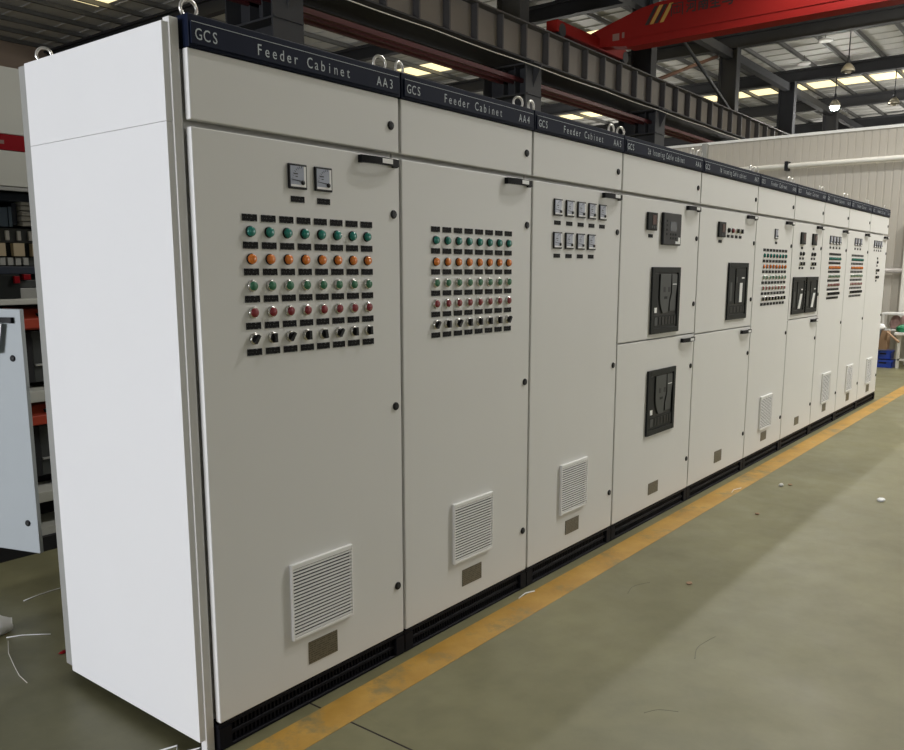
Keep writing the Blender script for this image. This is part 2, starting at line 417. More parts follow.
tag(MB().box(-0.2, 0.2, -0.3, -0.27, 0, 9.1, 'steel').box(-0.2, 0.2, 0.27, 0.3, 0, 9.1, 'steel').box(-0.02, 0.02, -0.27, 0.27, 0, 9.1, 'steel').build('steel_column', None, (20.9, 26.0, 0)),
    'dark steel column standing by the far brown wall', 'column')
tie = MB().box(7.4, 58.2, -0.12, -0.10, 8.42, 8.66, 'steel').box(7.4, 58.2, 0.10, 0.12, 8.42, 8.66, 'steel').box(7.4, 58.2, -0.12, 0.12, 8.40, 8.42, 'steel')
tag(tie.build('tie_beam', None, (0, 8.5, 0)), 'long dark tie beam joining the column heads below the roof', 'beam')
for nm, a, b, m, lb in (('brace', (21.0, 8.2, 8.45), (26.5, 8.2, 6.62), 'steel', 'dark diagonal brace falling between the third and fourth columns'),
                    ('brace', (21.0, 8.8, 6.62), (26.5, 8.8, 8.45), 'rust', 'rusty diagonal brace rising between the third and fourth columns')):
    tag(MB().tube([a, b], 0.055, m, 6).build(nm), lb, 'brace')

# crane girders
def girder(y, label, parts):
    t = thing('crane_girder', label, 'girder', (0, y, 0))
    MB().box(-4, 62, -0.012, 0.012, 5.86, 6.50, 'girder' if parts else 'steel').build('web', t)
    MB().box(-4, 62, -0.19, 0.19, 6.50, 6.53, 'stiff').build('top_flange', t)
    MB().box(-4, 62, -0.13, 0.13, 5.83, 5.86, 'steel').build('bottom_flange', t)
    MB().box(-4, 62, -0.035, 0.035, 6.53, 6.60, 'steel').build('crane_rail', t)
    sm = MB().box(-0.02, 0.02, -0.16, -0.012, 5.861, 6.499, 'stiff').mesh('stiffener')
    if parts:
        x = -3.3
        while x < 61: put('stiffener', sm, t, (x, 0, 0)); x += 0.85
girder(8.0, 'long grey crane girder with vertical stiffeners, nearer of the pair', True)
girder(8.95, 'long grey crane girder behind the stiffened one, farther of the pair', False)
for i, (yy, z, nm) in enumerate(((8.22, 5.52, 'nearest'), (8.42, 5.52, 'middle'), (8.62, 5.52, 'farthest'))):
    tag(MB().box(-4, 62, yy-0.035, yy+0.035, z-0.05, z+0.03, 'maroon').build('conductor_rail'), f'maroon conductor rail running below the crane girder, {nm} of three', 'rail', 'conductor rails below the girder')
cb = MB(); pts = []
for i in range(0, 121): pts.append((-2+i*0.5, 7.78, 5.72 - 0.02*abs(math.sin(i*0.5*math.pi/3.15))))
tag(cb.tube(pts, 0.009, 'pipe', 5).build('power_cable'), 'thin pale cable draped along the crane girder lower edge', 'cable')

# red overhead crane
cr = thing('overhead_crane', 'red overhead travelling crane with black lettering on its beam', 'crane', (17.0, 8.0, 6.68))
mbm = MB().prism([(0.25, 0.06), (-0.25, 0.02), (-0.75, -0.05), (-23, -0.02), (-23, 0.78), (-1.5, 0.78), (-1.05, 0.72), (0.2, 0.38)], 'x', 0.0, 0.36, 'crane')
main = mbm.build('main_beam', cr, bev=0.01)
MB().box(-0.03, 0.39, -23, -0.75, -0.075, -0.045, 'crane').build('bottom_flange', main)
MB().box(-0.012, 0.0, -23, -0.6, 0.10, 0.112, 'crane').build('weld_seam', main)
ec = MB().box(-1.9, 1.4, -0.04, 0.26, 0.0, 0.25, 'crane').build('end_carriage', cr, bev=0.02)
for dx in (-1.7, 1.35):
    MB().lathe([(0.14, -0.05), (0.14, 0.05)], 20, 'steel', 'y', (dx, 0.0, 0.06)).build('wheel', ec)
for k, (y, m) in enumerate(((-1.32, 'blackprint'), (-1.44, 'yellow'), (-1.55, 'blackprint'), (-1.68, 'yellow'))):
    MB().prism([(y+0.14, 0.33), (y+0.05, 0.33), (y-0.22+0.05, 0.70), (y-0.22+0.14, 0.70)], 'x', -0.004, 0.002, m).build('stripe', main)
lt = MB()
# logo: square emblem beside the characters (mirrored axis: reading direction is -Y)
def wr(mb, ch, yc, z, size, wid, m):
    vs, fs, a, b = GLYPH[ch]; zs = [v[1] for v in vs]; lo, hi = min(zs), max(zs)
    for q, (dy, dz) in enumerate(((0, 0), (0.008, 0), (-0.008, 0), (0, 0.006), (0, -0.006))):   # bold strokes
        k = len(mb.v)
        for v in vs:
            mb.v.append((-0.004-0.0004*q, yc+dy - ((v[0]-a)/(b-a)-0.5)*wid, z+dz + (v[1]-lo)/(hi-lo)*size))
        for f in fs: mb.face([k+j for j in f], m)
for i, ch in enumerate('\u6cb3\u5357\u5723\u9a6c'):
    wr(lt, ch, -2.27 - i*0.268, 0.43, 0.25, 0.235, 'blackprint')
lt.build('lettering', main)
em = MB()
def pl(y0, y1, z0, z1): em.box(-0.004, 0.001, -y1-0.0, -y0, z0-0.032, z1-0.032, 'blackprint')
pl(1.80, 1.825, 0.44, 0.71); pl(2.055, 2.08, 0.44, 0.71); pl(1.80, 2.08, 0.69, 0.71); pl(1.93, 1.95, 0.50, 0.68)
pl(1.85, 2.03, 0.62, 0.64); pl(1.86, 1.88, 0.50, 0.60); pl(2.0, 2.02, 0.50, 0.60); pl(1.86, 2.02, 0.49, 0.51)
em.build('emblem', main)
gp = MB().box(-0.004, 0.001, -0.55, -0.38, 0.12, 0.27, 'greyprint').box(-0.004, 0.001, -0.68, -0.62, 0.15, 0.27, 'greyprint')
gp.build('faded_marking', main)

# pendant lamps under the roof
def lamp(loc, top, lit, label):
    t = thing('pendant_lamp', label, 'lamp', loc)
    MB().tube([(0, 0, 0.30), (0, 0, top-loc[2])], 0.018, 'black', 5).build('cord', t)
    MB().lathe([(0.045, 0.10), (0.05, 0.20), (0.035, 0.31)], 12, 'steel', 'z').build('lamp_holder', t)
    MB().lathe([(0.20, -0.14), (0.18, -0.05), (0.12, 0.04), (0.055, 0.105), (0.045, 0.10), (0.10, 0.03), (0.165, -0.06), (0.19, -0.14)], 20, 'glass', 'z').build('reflector', t)
    k = 1.0 if not lit else 1.45
    MB().lathe([(0.001, -0.20*k), (0.09*k, -0.18*k), (0.12*k, -0.12), (0.11, -0.05), (0.04, 0.02)], 16, 'lampglow' if lit else 'glass', 'z').build('bulb', t)
lamp((26.9, 4.83, 7.64), 8.71, False, 'unlit bell pendant lamp hanging highest, right of the red crane lettering')
lamp((33.2, 6.74, 7.78), 8.71, True, 'brightly lit bell pendant lamp glowing above the partition wall')
lamp((33.2, 4.72, 7.62), 8.71, False, 'unlit bell pendant lamp hanging near the right picture edge')
for (px, py, pz, lb) in ((27.6, 8.9, 8.62, 'pale round lamp disc under the roof beside the crossed braces'), (28.6, 6.0, 8.9, 'pale round lamp disc under the roof above the highest pendant lamp'), (30.9, 7.3, 8.8, 'pale round lamp disc under the roof near a column head')):
    t = thing('disc_lamp', lb, 'lamp', (px, py, pz))
    MB().lathe([(0.20, 0.0), (0.24, 0.02), (0.22, 0.06), (0.03, 0.10)], 20, 'white', 'z').build('shade', t)
    MB().tube([(0, 0, 0.09), (0, 0, 9.115-pz)], 0.012, 'black', 5).build('rod', t)

# ------------------------------------------------------------------ partition wall beyond the row
XW = 14.5
pw = MB(); prof = []; y = -8.0
while y < 12.0:
    prof += [(y, 0.0), (y+0.095, 0.0), (y+0.100, 0.008), (y+0.120, 0.008)]; y += 0.125
n = len(pw.v)
for (yy, dx) in prof: pw.v += [(dx, yy, 0), (dx, yy, 3.88)]
for i in range(len(prof)-1): pw.face([n+2*i, n+2*i+1, n+2*i+3, n+2*i+2], 'part')
pw.box(0.02, 0.10, -8.0, 12.0, 0, 3.88, 'part')
wf = struct(pw.build('wall_back', None, (XW, 0, 0)))
MB().box(-0.02, 0.12, -8.0, 12.0, 3.88, 3.925, 'cap').build('wall_cap', wf)
t = thing('wall_pipe', 'cream pipe running high along the ribbed partition wall', 'pipe', (XW-0.10, 0, 3.37))
MB().tube([(0, -8, 0), (0, 12, 0)], 0.045, 'pipe', 12).build('tube', t)
for yy in (-1.0, 2.70, 6.0): MB().box(-0.055, 0.10, yy-0.03, yy+0.03, -0.08, 0.08, 'black').build('bracket', t)
t = thing('wall_rail', 'horizontal steel guard rail on the partition wall at chest height', 'rail', (XW-0.10, 0, 1.52))
MB().tube([(0, 0.70, 0), (0, 12, 0)], 0.045, 'rail', 12).build('tube', t)
for yy in (0.75, 4.0): MB().box(-0.01, 0.10, yy-0.03, yy+0.03, -0.03, 0.03, 'rail').build('bracket', t)
tag(MB().box(-0.10, -0.0, -0.05, 0.05, 0, 3.90, 'galv').build('wall_post', None, (XW, 4.25, 0), 0.01), 'pale square post rising above the partition behind the header strips', 'post')
tag(MB().box(-0.14, -0.0, -0.12, 0.10, 0, 2.35, 'pipe').build('wall_post', None, (XW, 0.60, 0), 0.01), 'pale square post against the partition at its right end', 'post')

# ------------------------------------------------------------------ shared cabinet pieces
def lock_mesh():
    b = MB().lathe([(0.0155, 0.0), (0.0155, 0.003), (0.013, 0.006), (0.0115, 0.006)], 14, 'black')
    b.lathe([(0.0070, 0.0050), (0.0065, 0.0072)], 10, 'dark2'); b.box(-0.0015, 0.0015, -0.0080, -0.006, -0.006, 0.006, 'black'); return b.mesh('lock')
LOCK = lock_mesh()
def handle_mesh():
    b = MB(); path = []
    for i in range(13):
        u = i/12; path.append((-0.095+0.190*u, -0.007-0.017*math.sin(math.pi*min(1, max(0, 0.10+u*0.82)))**0.7, 0))
    b.sweep(path, 0.005, 0.0125, 'handle')
    b.box(-0.095, -0.080, -0.013, 0.0, -0.0125, 0.0125, 'handle').box(0.075, 0.095, -0.013, 0.0, -0.015, 0.0125, 'handle')
    return b.mesh('handle')
HANDLE = handle_mesh()
HLABEL = MB().box(-0.002, 0.050, -0.0300, -0.022, -0.007, 0.009, 'white').mesh('handle_label')
EYE_b = MB(); EYE_b.tube([(0.024*math.cos(a), 0, 0.041+0.024*math.sin(a)) for a in [i*2*math.pi/24 for i in range(24)]], 0.0052, 'zinc', 8, True)
EYE_b.lathe([(0.016, 0), (0.016, 0.006), (0.009, 0.010), (0.008, 0.016)], 12, 'zinc', 'z'); EYE = EYE_b.mesh('lifting_eye')
TAGW = {}
def tag_mesh(wd, h):
    k = (wd, h)
    if k not in TAGW: TAGW[k] = MB().box(-wd/2, wd/2, -0.0022, 0, -h/2, h/2, 'tag').mesh('name_tag')
    return TAGW[k]
def ind(m):
    return (MB().lathe([(0.0170, 0), (0.0170, 0.003), (0.0150, 0.005)], 18, 'dark').mesh('bezel'),
            MB().lathe([(0.0150, 0.004), (0.0152, 0.009), (0.0135, 0.0125), (0.008, 0.0142), (0.0001, 0.0145)], 18, m).mesh('lens'))
def push(m):
    return (MB().lathe([(0.0180, 0), (0.0180, 0.006), (0.0155, 0.009), (0.0140, 0.009)], 18, 'chrome').mesh('bezel'),
            MB().lathe([(0.0140, 0.005), (0.0140, 0.012), (0.0125, 0.0135), (0.0001, 0.0137)], 18, m).mesh('button_cap'))
def sel():
    b = MB().lathe([(0.0140, 0.005), (0.0140, 0.010), (0.0001, 0.0102)], 16, 'black')
    b.prism([(-0.0060, -0.0145), (0.0060, -0.0145), (0.0050, 0.0140), (-0.0050, 0.0140)], 'y', -0.021, -0.010, 'black')
    return (MB().lathe([(0.0180, 0), (0.0180, 0.006), (0.0155, 0.009), (0.0140, 0.009)], 18, 'chrome').mesh('bezel'), b.mesh('knob'))
ROWS = [('indicator_lamp', ind('teal')), ('indicator_lamp', ind('orange')), ('push_button', push('green')), ('push_button', push('red')), ('selector_switch', sel())]
def merged(pair):
    """one mesh of both pieces for cabinets too far off to show them singly"""
    b = MB()
    for me in pair:
        k = len(b.v); b.v += [tuple(v.co) for v in me.vertices]
        names = [m.name for m in me.materials]
        for p in me.polygons:
            key = next(kk for kk, mm in M.items() if mm.name == names[p.material_index])
            b.face([k+i for i in p.vertices], key, p.use_smooth)
    return b.mesh('switch')
ROWM = [(n, merged(p)) for n, p in ROWS]

def meter(parent, x, z, wd=0.077, h=0.076):
    o = MB().box(-wd/2, wd/2, -0.0075, 0, -h/2, h/2, 'black').build('analog_meter', parent, (x, 0, z), 0.002, 1)
    a, b = wd/2-0.0065, h/2-0.0065
    MB().box(-a, a, -0.0085, -0.007, -b, b, 'dial').build('dial', o)
    MB().box(a-0.009, a, -0.0089, -0.0085, -b, b, 'white').box(-a, a-0.009, -0.0089, -0.0085, -b, -b+0.007, 'white').build('dial_border', o)
    c = MB()
    for i in range(9):
        t = R(95+i*10.5); r0, r1 = 0.040, 0.046
        c.prism([(0.018+r0*math.cos(t)-0.001, -0.014+r0*math.sin(t)), (0.018+r0*math.cos(t)+0.001, -0.014+r0*math.sin(t)), (0.018+r1*math.cos(t)+0.001, -0.014+r1*math.sin(t)), (0.018+r1*math.cos(t)-0.001, -0.014+r1*math.sin(t))], 'y', -0.0089, -0.0085, 'black')
    c.box(-0.02, -0.002, -0.0089, -0.0085, 0.006, 0.010, 'dark2').box(-0.012, -0.003, -0.0089, -0.0085, -0.002, 0.001, 'dark2')
    c.build('scale', o)
    MB().prism([(-0.030, -0.0105), (0.012, -0.0150), (0.012, -0.0125), (-0.030, -0.0090)], 'y', -0.0098, -0.0091, 'black').build('needle', o)
    MB().lathe([(0.0075, 0.0085), (0.007, 0.0115), (0.0001, 0.0118)], 12, 'black', 'y', (0.018, 0, -0.018)).build('knob', o)
    return o
def grille(parent, x0, x1, z0, z1):
    k = (x1+parent.location.x+1.445)/2.063
    x1 = x1 - 0.013*k*0.8
    xc, zc = (x0+x1)/2, (z0+z1)/2; a, b = (x1-x0)/2, (z1-z0)/2
    f = MB(); e = 0.006; dp = 0.013
    f.box(-a, -a+e, -dp, 0, -b, b, 'slatew').box(a-e, a, -dp, 0, -b, b, 'slatew').box(-a+e, a-e, -dp, 0, b-0.016, b, 'slatew').box(-a+e, a-e, -dp, 0, -b, -b+0.010, 'slatew')
    f.box(-a+e, a-e, -0.002, 0, -b+0.010, b-0.016, 'void')  # black sheet painted in for the shade between the slats
    o = f.build('air_grille', parent, (xc, 0, zc), 0.0015, 1)
    n = 20; hz = (2*b-0.026)/n
    sl = MB().prism([(-0.0125, -0.0026), (-0.0125, 0.0026), (-0.0085, 0.0034), (-0.0085, -0.0010)], 'x', -a+e, a-e, 'slatew').mesh('louvre_slat')
    for i in range(n): put('louvre_slat', sl, o, (0, 0, -b+0.010+hz*(i+0.5)))
    return o
def rating(parent, x0, x1, z0, z1):
    return MB().box(-(x1-x0)/2, (x1-x0)/2, -0.002, 0, -(z1-z0)/2, (z1-z0)/2, 'plate').build('rating_plate', parent, ((x0+x1)/2, 0, (z0+z1)/2))
def relay(parent, x0, x1, z0, z1):
    x1 -= 0.013*(x1+parent.location.x+1.445)/2.063*0.8
    a, b = (x1-x0)/2, (z1-z0)/2
    o = MB().box(-a, a, -0.013, 0, -b, b, 'dark').build('protection_relay', parent, ((x0+x1)/2, 0, (z0+z1)/2), 0.003)
    MB().box(-a*0.1, a*0.7, -0.0145, -0.013, -b*0.35, b*0.7, 'redglow').build('display_window', o)
    for i in range(3): MB().box(-a*0.3+i*a*0.4, -a*0.05+i*a*0.4, -0.0148, -0.013, -b*0.8, -b*0.5, 'dark2').build('key', o)
    return o
def breaker(parent, x0, x1, z0, z1, style, lab=None):
    x1 -= 0.012*(x1+parent.location.x+1.445)/2.063*0.8
    a, b = (x1-x0)/2, (z1-z0)/2
    f = MB(); e = 0.032
    f.box(-a, -a+e, -0.012, 0, -b, b, 'dark').box(a-e, a, -0.012, 0, -b, b, 'dark').box(-a+e, a-e, -0.012, 0, b-e, b, 'dark').box(-a+e, a-e, -0.012, 0, -b, -b+e, 'dark')
    f.box(-a+e, a-e, -0.002, 0, -b+e, b-e, 'black')
    o = f.build('circuit_breaker', parent, ((x0+x1)/2, 0, (z0+z1)/2), 0.003, 1)
    w_ = 2*(a-e); L = -a+e
    if style == 'big':
        zt, zl = b-e-0.008, -b+e+0.085
        MB().box(L+0.010, L+0.16*w_, -0.0070, -0.002, zl, zt, 'dark').build('left_strip', o)
        pts = []
        for i in range(9):
            u = i/8; pts.append((L+0.24*w_ + (0.14*w_*(max(0, (u-0.55))/0.45)**2), zt + (zl-zt)*u))
        pts += [(L+0.60*w_, zl), (L+0.64*w_, zl+0.08), (L+0.70*w_, zl+0.12), (L+0.70*w_, zt)]
        cp = MB().prism(pts, 'y', -0.0100, -0.002, 'dark2').build('cover', o, bev=0.003)
        for k in (0.0, 0.075): MB().box(L+0.42*w_+k*0.9-0.012, L+0.42*w_+k*0.9+0.014, -0.0108, -0.0100, zt-0.105, zt-0.075, 'black').build('indicator_window', o)
        MB().box(L+0.42*w_, L+0.55*w_, -0.0108, -0.0100, zt-0.145, zt-0.13, 'dark').build('mark', o)
        MB().prism([(L+0.74*w_, zt), (L+0.98*w_, zt), (L+0.98*w_, zl+0.16), (L+0.93*w_, zl+0.10), (L+0.93*w_, zl+0.01), (L+0.68*w_, zl+0.01), (L+0.68*w_, zl+0.06), (L+0.76*w_, zl+0.12)], 'y', -0.0080, -0.002, 'dark2').build('right_strip', o, bev=0.002)
        MB().box(L+0.78*w_, L+0.95*w_, -0.0085, -0.0080, zt-0.062, zt-0.058, 'white').build('mark', o)
        MB().box(L+0.04*w_, L+0.14*w_, -0.0082, -0.0070, zl+0.005, zl+0.035, 'white').build('sticker', o)
        MB().box(L+0.005, -L-0.005, -0.0070, -0.002, -b+e+0.006, zl-0.012, 'dark').build('lower_strip', o)
        for i, (u, ww) in enumerate(((0.05, .12), (0.24, .07), (0.36, .10), (0.50, .08), (0.64, .09), (0.76, .08), (0.88, .06))):
            MB().box(L+u*w_, L+(u+ww)*w_, -0.0092, -0.0070, -b+e+0.016+0.004*(i % 2), zl-0.022, 'black' if i else 'dark2').build('legend_block', o)
    else:
        zt, zl = b-e-0.006, -b+e+(0.075 if style == 'mid' else 0.006)
        MB().box(L+0.006, L+0.30*w_, -0.0060, -0.002, zl, zt, 'dark').build('left_strip', o)
        MB().box(L+0.36*w_, -L-0.008, -0.0080, -0.002, zl, zt, 'dark').build('cover', o, bev=0.003)
        MB().box(L+0.05*w_, L+0.16*w_, -0.0068, -0.0060, zl+0.02, zl+0.15, 'dark2').build('mark', o)
        MB().box(L+0.40*w_, L+0.45*w_, -0.0088, -0.0080, zt-0.10, zt-0.06, 'dark2').build('mark', o)
        MB().box(L+0.72*w_, L+0.88*w_, -0.0088, -0.0080, zt-0.072, zt-0.062, 'white').build('mark', o)
        s = MB()
        if style == 'mid': s.box(L+0.60*w_, L+0.76*w_, -0.0110, -0.0080, zl+0.010, zl+0.145, 'white')
        else: s.prism([(L+0.46*w_, zl+0.006), (L+0.68*w_, zl+0.006), (L+0.86*w_, zl+0.13), (L+0.66*w_, zl+0.13)], 'y', -0.0110, -0.0080, 'white')
        q = s.build('hanging_tag', o); q['label'] = 'white tag hanging on the black breaker front'
        if style == 'mid':
            MB().box(L+0.005, -L-0.005, -0.0060, -0.002, -b+e+0.006, zl-0.010, 'dark').build('lower_strip', o)
            for u in (0.1, 0.3, 0.52, 0.72, 0.86): MB().box(L+u*w_, L+(u+.1)*w_, -0.0080, -0.0060, -b+e+0.016, zl-0.02, 'black').build('legend_block', o)
    return o
def switch_grid(parent, xa, xb, near, wd, ncol=8, tagh=0.021):
    lz = [1.621, 1.539, 1.458, 1.377, 1.296]; tz = [1.662, 1.580, 1.500, 1.418, 1.336, 1.255]
    for c in range(ncol):
        x = xa + (xb-xa)*c/(ncol-1)
        for z in tz: put('name_tag', tag_mesh(wd, tagh), parent, (x, 0, z))
        for r, z in enumerate(lz):
            if near:
                n, (be, le) = ROWS[r]; o = put(n, be, parent, (x, 0, z)); q = put(le.name.split('.')[0], le, o)
                if n == 'selector_switch': q.rotation_euler = (0, R(random.choice((0, 35, 0, -8))), 0)
            else:
                n, me = ROWM[r]; put(n, me, parent, (x, 0, z)).scale = (0.82, 0.9, 0.9) if wd < 0.05 else (0.92, 0.9, 0.95)

# ------------------------------------------------------------------ the row of switchgear cabinets
D = 0.90; ZB, ZH = 0.094, 2.109
DIV = [0.0, 0.886, 1.769, 2.638, 3.712, 4.789, 5.698, 6.592, 7.500, 8.430, 9.362]
HEAD = [('Feeder Cabinet', 'AA3'), ('Feeder Cabinet', 'AA4'), ('Feeder Cabinet', 'AA5'), ('2# Incoming Cable cabinet', 'AA6'), ('1# Incoming Cable cabinet', 'AA7'),
        ('Feeder Cabinet', 'AA8'), ('Feeder Cabinet', 'AA9'), ('Feeder Cabinet', 'AA10'), ('Feeder Cabinet', 'AA11'), ('Feeder Cabinet', 'AA12')]
LABELS = ['nearest light grey switchgear cabinet, headed AA3, two meters above five button rows',
          'light grey switchgear cabinet headed AA4 with five button rows and no meters',
          'light grey switchgear cabinet headed AA5 with nine small meters in two rows',
          'light grey incoming cabinet with two large black breakers, one above the other',
          'light grey incoming cabinet with a single black breaker carrying a white tag',
          'light grey switchgear cabinet with one small meter above five button rows',
          'light grey switchgear cabinet with two black breakers side by side',
          'light grey switchgear cabinet with four meters above five button rows',
          'light grey switchgear cabinet with three meters above button rows, second from the far end',
          'light grey switchgear cabinet at the far end of the row by the partition']
SPLIT = {3: 1.112, 4: 1.103, 6: 1.104}
CAB = []
for i in range(10):
    x0, wd = DIV[i], DIV[i+1]-DIV[i]
    t = thing('switchgear_cabinet', LABELS[i], 'cabinet', (x0, 0, 0), 'row of light grey switchgear cabinets'); CAB.append(t)
    MB().box(0.004, wd-0.004, 0.045, D, ZB, 2.185, 'paint').build('body', t)
    # plinth
    pb = MB().box(0.002, wd-0.002, 0.022, D, 0.0, ZB-0.002, 'blackm')
    pb.box(0.002, wd-0.002, 0.004, 0.022, 0.078, ZB-0.003, 'blackm').box(0.002, wd-0.002, 0.004, 0.022, 0.0, 0.012, 'blackm')
    pb.box(0.05, wd-0.05, 0.010, 0.022, 0.036, 0.050, 'blackm')
    pl_ = pb.build('plinth', t, bev=0.002, segs=1)
    for a in (0.003, wd-0.050): MB().box(a, a+0.047, 0.0, 0.022, 0.010, 0.078, 'blackm').build('corner_block', pl_)
    vb = MB(); x = 0.07
    while x < wd-0.07: vb.box(x, x+0.006, 0.012, 0.021, 0.052, 0.077, 'blackm').box(x, x+0.006, 0.012, 0.021, 0.013, 0.035, 'blackm'); x += 0.016
    q = vb.build('vent_bars', pl_); q['kind'] = 'stuff'
    # header strip with lettering
    h = MB().box(0.010 if i == 0 else 0.003, wd-0.003, -0.006, 0.045, ZH+0.004, 2.200, 'navy').build('header_strip', t, bev=0.002)
    hp = MB().box(0.016, wd-0.014, -0.0105, -0.006, 2.121, 2.180, 'navy').build('header_plate', h, bev=0.0012)
    MB().box(0.018, wd-0.016, -0.0110, -0.0100, 2.1785, 2.1800, 'letter').build('edge_highlight', h)  # pale strip drawn as the highlight on the plate's top edge
    L = MB(); txt, no = HEAD[i]
    write(L, 'GCS', 0.026, 0.108, 2.134, 0.030, -0.0113, 'letter', 0.85)
    big = len(txt) < 16
    if big: write(L, txt, 0.238, 0.634, 2.134, 0.031, -0.0113, 'letter', 0.85)
    else: write(L, txt, 0.270, 0.775, 2.134, 0.031, -0.0113, 'letter', 0.62, maxw=0.86)
    e = wd - 0.040
    write(L, no, e-0.031*len(no), e, 2.134, 0.030, -0.0113, 'letter', 0.85)
    L.build('lettering', h)
    for ex in (0.050, wd-0.055): put('lifting_eye', EYE, t, (ex, 0.045, 2.186), 0, rot=(0, 0, R(random.uniform(-25, 25))))
    # doors
    g = 0.0075; dy0, dy1 = 0.0, 0.024
    ud = MB().box(g, wd-g, dy0, dy1, 1.921, ZH+0.002, 'paint').build('upper_door', t, bev=0.003)
    put('lock', LOCK, ud, (wd-0.050, 0, 2.012))
    zs = SPLIT.get(i)
    segs = [(ZB+0.003, 1.902)] if not zs else [(zs+0.004, 1.902), (ZB+0.003, zs-0.004)]
    for k, (za, zb) in enumerate(segs):
        dr = MB().box(g, wd-g, dy0, dy1, za, zb, 'paint').build('door', t, bev=0.003)
        hz = zb - 0.020 if k == 0 else zb - 0.030
        hd = put('handle', HANDLE, dr, (wd-0.122, 0, hz))
        put('handle_label', HLABEL, hd)
        for z in ((1.705, 1.003, 0.295) if not zs else ((1.705, 1.30) if k == 0 else (0.905, 0.295))):
            put('lock', LOCK, dr, (wd-0.040, 0, z))
# individual fronts (x given along the row, moved into each cabinet)
c = CAB[0]
meter(c, 0.391, 1.798, 0.077, 0.077); meter(c, 0.502, 1.798, 0.077, 0.077)
for x in (0.392, 0.504): put('name_tag', tag_mesh(0.056, 0.019), c, (x, 0, 1.728))
switch_grid(c, 0.198, 0.704, True, 0.056)
grille(c, 0.307, 0.603, 0.265, 0.533); rating(c, 0.381, 0.518, 0.150, 0.231)
c = CAB[1]; b0 = DIV[1]
switch_grid(c, 1.086-b0, 1.583-b0, True, 0.053)
grille(c, 1.192-b0, 1.486-b0, 0.282, 0.543); rating(c, 1.260-b0, 1.399-b0, 0.163, 0.236)
c = CAB[2]; b0 = DIV[2]
for k in range(5):
    x = 1.990+k*0.1095-b0; meter(c, x, 1.797, 0.077, 0.077); put('name_tag', tag_mesh(0.056, 0.019), c, (x, 0, 1.727))
    if k < 4: meter(c, x, 1.646, 0.077, 0.077); put('name_tag', tag_mesh(0.056, 0.019), c, (x, 0, 1.575))
grille(c, 2.063-b0, 2.347-b0, 0.291, 0.548); rating(c, 2.127-b0, 2.263-b0, 0.171, 0.245)
c = CAB[3]; b0 = DIV[3]
relay(c, 2.946-b0, 3.091-b0, 1.731, 1.829); put('name_tag', tag_mesh(0.056, 0.019), c, (3.005-b0, 0, 1.700))
a, bb = 0.128, 0.092
o = MB().box(-a, a, -0.016, 0, -bb, bb, 'black').build('feeder_relay', c, (3.270-b0, 0, 1.746), 0.005)
MB().box(-a+0.012, -a+0.018, -0.0175, -0.016, -bb+0.006, bb-0.006, 'dark2').build('trim_strip', o)
MB().box(-0.035, 0.055, -0.0178, -0.016, -0.012, 0.042, 'screen').build('screen', o)
for kx in (-0.02, 0.015, 0.05):
    for kz in (-0.030, -0.052): MB().box(kx-0.010, kx+0.010, -0.0178, -0.016, kz-0.006, kz+0.006, 'dark').build('key', o)
for kz in (-0.03, -0.005, 0.02, 0.045): MB().box(-0.085, -0.070, -0.0175, -0.016, kz-0.006, kz+0.006, 'dark').build('status_window', o)
MB().prism([(0.045, -0.083), (0.112, -0.083), (0.112, -0.045), (0.084, -0.045), (0.084, -0.068), (0.045, -0.068)], 'y', -0.0178, -0.016, 'white').build('sticker', o)
breaker(c, 3.034-b0, 3.452-b0, 1.142, 1.527, 'big'); breaker(c, 3.030-b0, 3.444-b0, 0.540, 0.928, 'big')
rating(c, 3.106-b0, 3.243-b0, 0.169, 0.240)
c = CAB[4]; b0 = DIV[4]
relay(c, 4.026-b0, 4.177-b0, 1.727, 1.826); put('name_tag', tag_mesh(0.056, 0.019), c, (4.078-b0, 0, 1.700))
for x, n in ((4.226, 0), (4.303, 1), (4.382, 2), (4.462, 2)):
    if n == 2: put('push_button', ROWM[4][1], c, (x-b0, 0, 1.777))
    else: put('indicator_lamp', merged(ind('black' if n == 0 else 'red')), c, (x-b0, 0, 1.777))
    put('name_tag', tag_mesh(0.048, 0.019), c, (x-b0-0.004, 0, 1.738))
breaker(c, 4.254-b0, 4.670-b0, 1.170, 1.562, 'mid'); rating(c, 4.178-b0, 4.315-b0, 0.170, 0.252)
c = CAB[5]; b0 = DIV[5]
meter(c, 5.254-b0, 1.788, 0.077, 0.077); put('name_tag', tag_mesh(0.05, 0.019), c, (5.264-b0, 0, 1.721))
switch_grid(c, 5.002-b0, 5.530-b0, False, 0.056)
grille(c, 5.105-b0, 5.424-b0, 0.262, 0.531); rating(c, 5.176-b0, 5.313-b0, 0.166, 0.236)
c = CAB[6]; b0 = DIV[6]
for x in (5.905, 6.250):
    relay(c, x-b0, x+0.165-b0, 1.727, 1.826); put('name_tag', tag_mesh(0.05, 0.019), c, (x+0.062-b0, 0, 1.697))
    for k in (0.030, 0.110):
        put('indicator_lamp', merged(ind('black')), c, (x+k-b0, 0, 1.650)); put('name_tag', tag_mesh(0.048, 0.019), c, (x+k-b0, 0, 1.611))
        put('push_button', ROWM[4][1], c, (x+k-b0, 0, 1.567)); put('name_tag', tag_mesh(0.048, 0.019), c, (x+k-b0, 0, 1.531))
breaker(c, 5.762-b0, 6.146-b0, 1.147, 1.456, 'small'); breaker(c, 6.154-b0, 6.545-b0, 1.147, 1.456, 'small')
rating(c, 6.085-b0, 6.212-b0, 0.161, 0.232)
c = CAB[7]; b0 = DIV[7]
for k in range(4):
    x = 6.872+k*0.1115-b0; meter(c, x, 1.790, 0.077, 0.077); put('name_tag', tag_mesh(0.048, 0.019), c, (x, 0, 1.721))
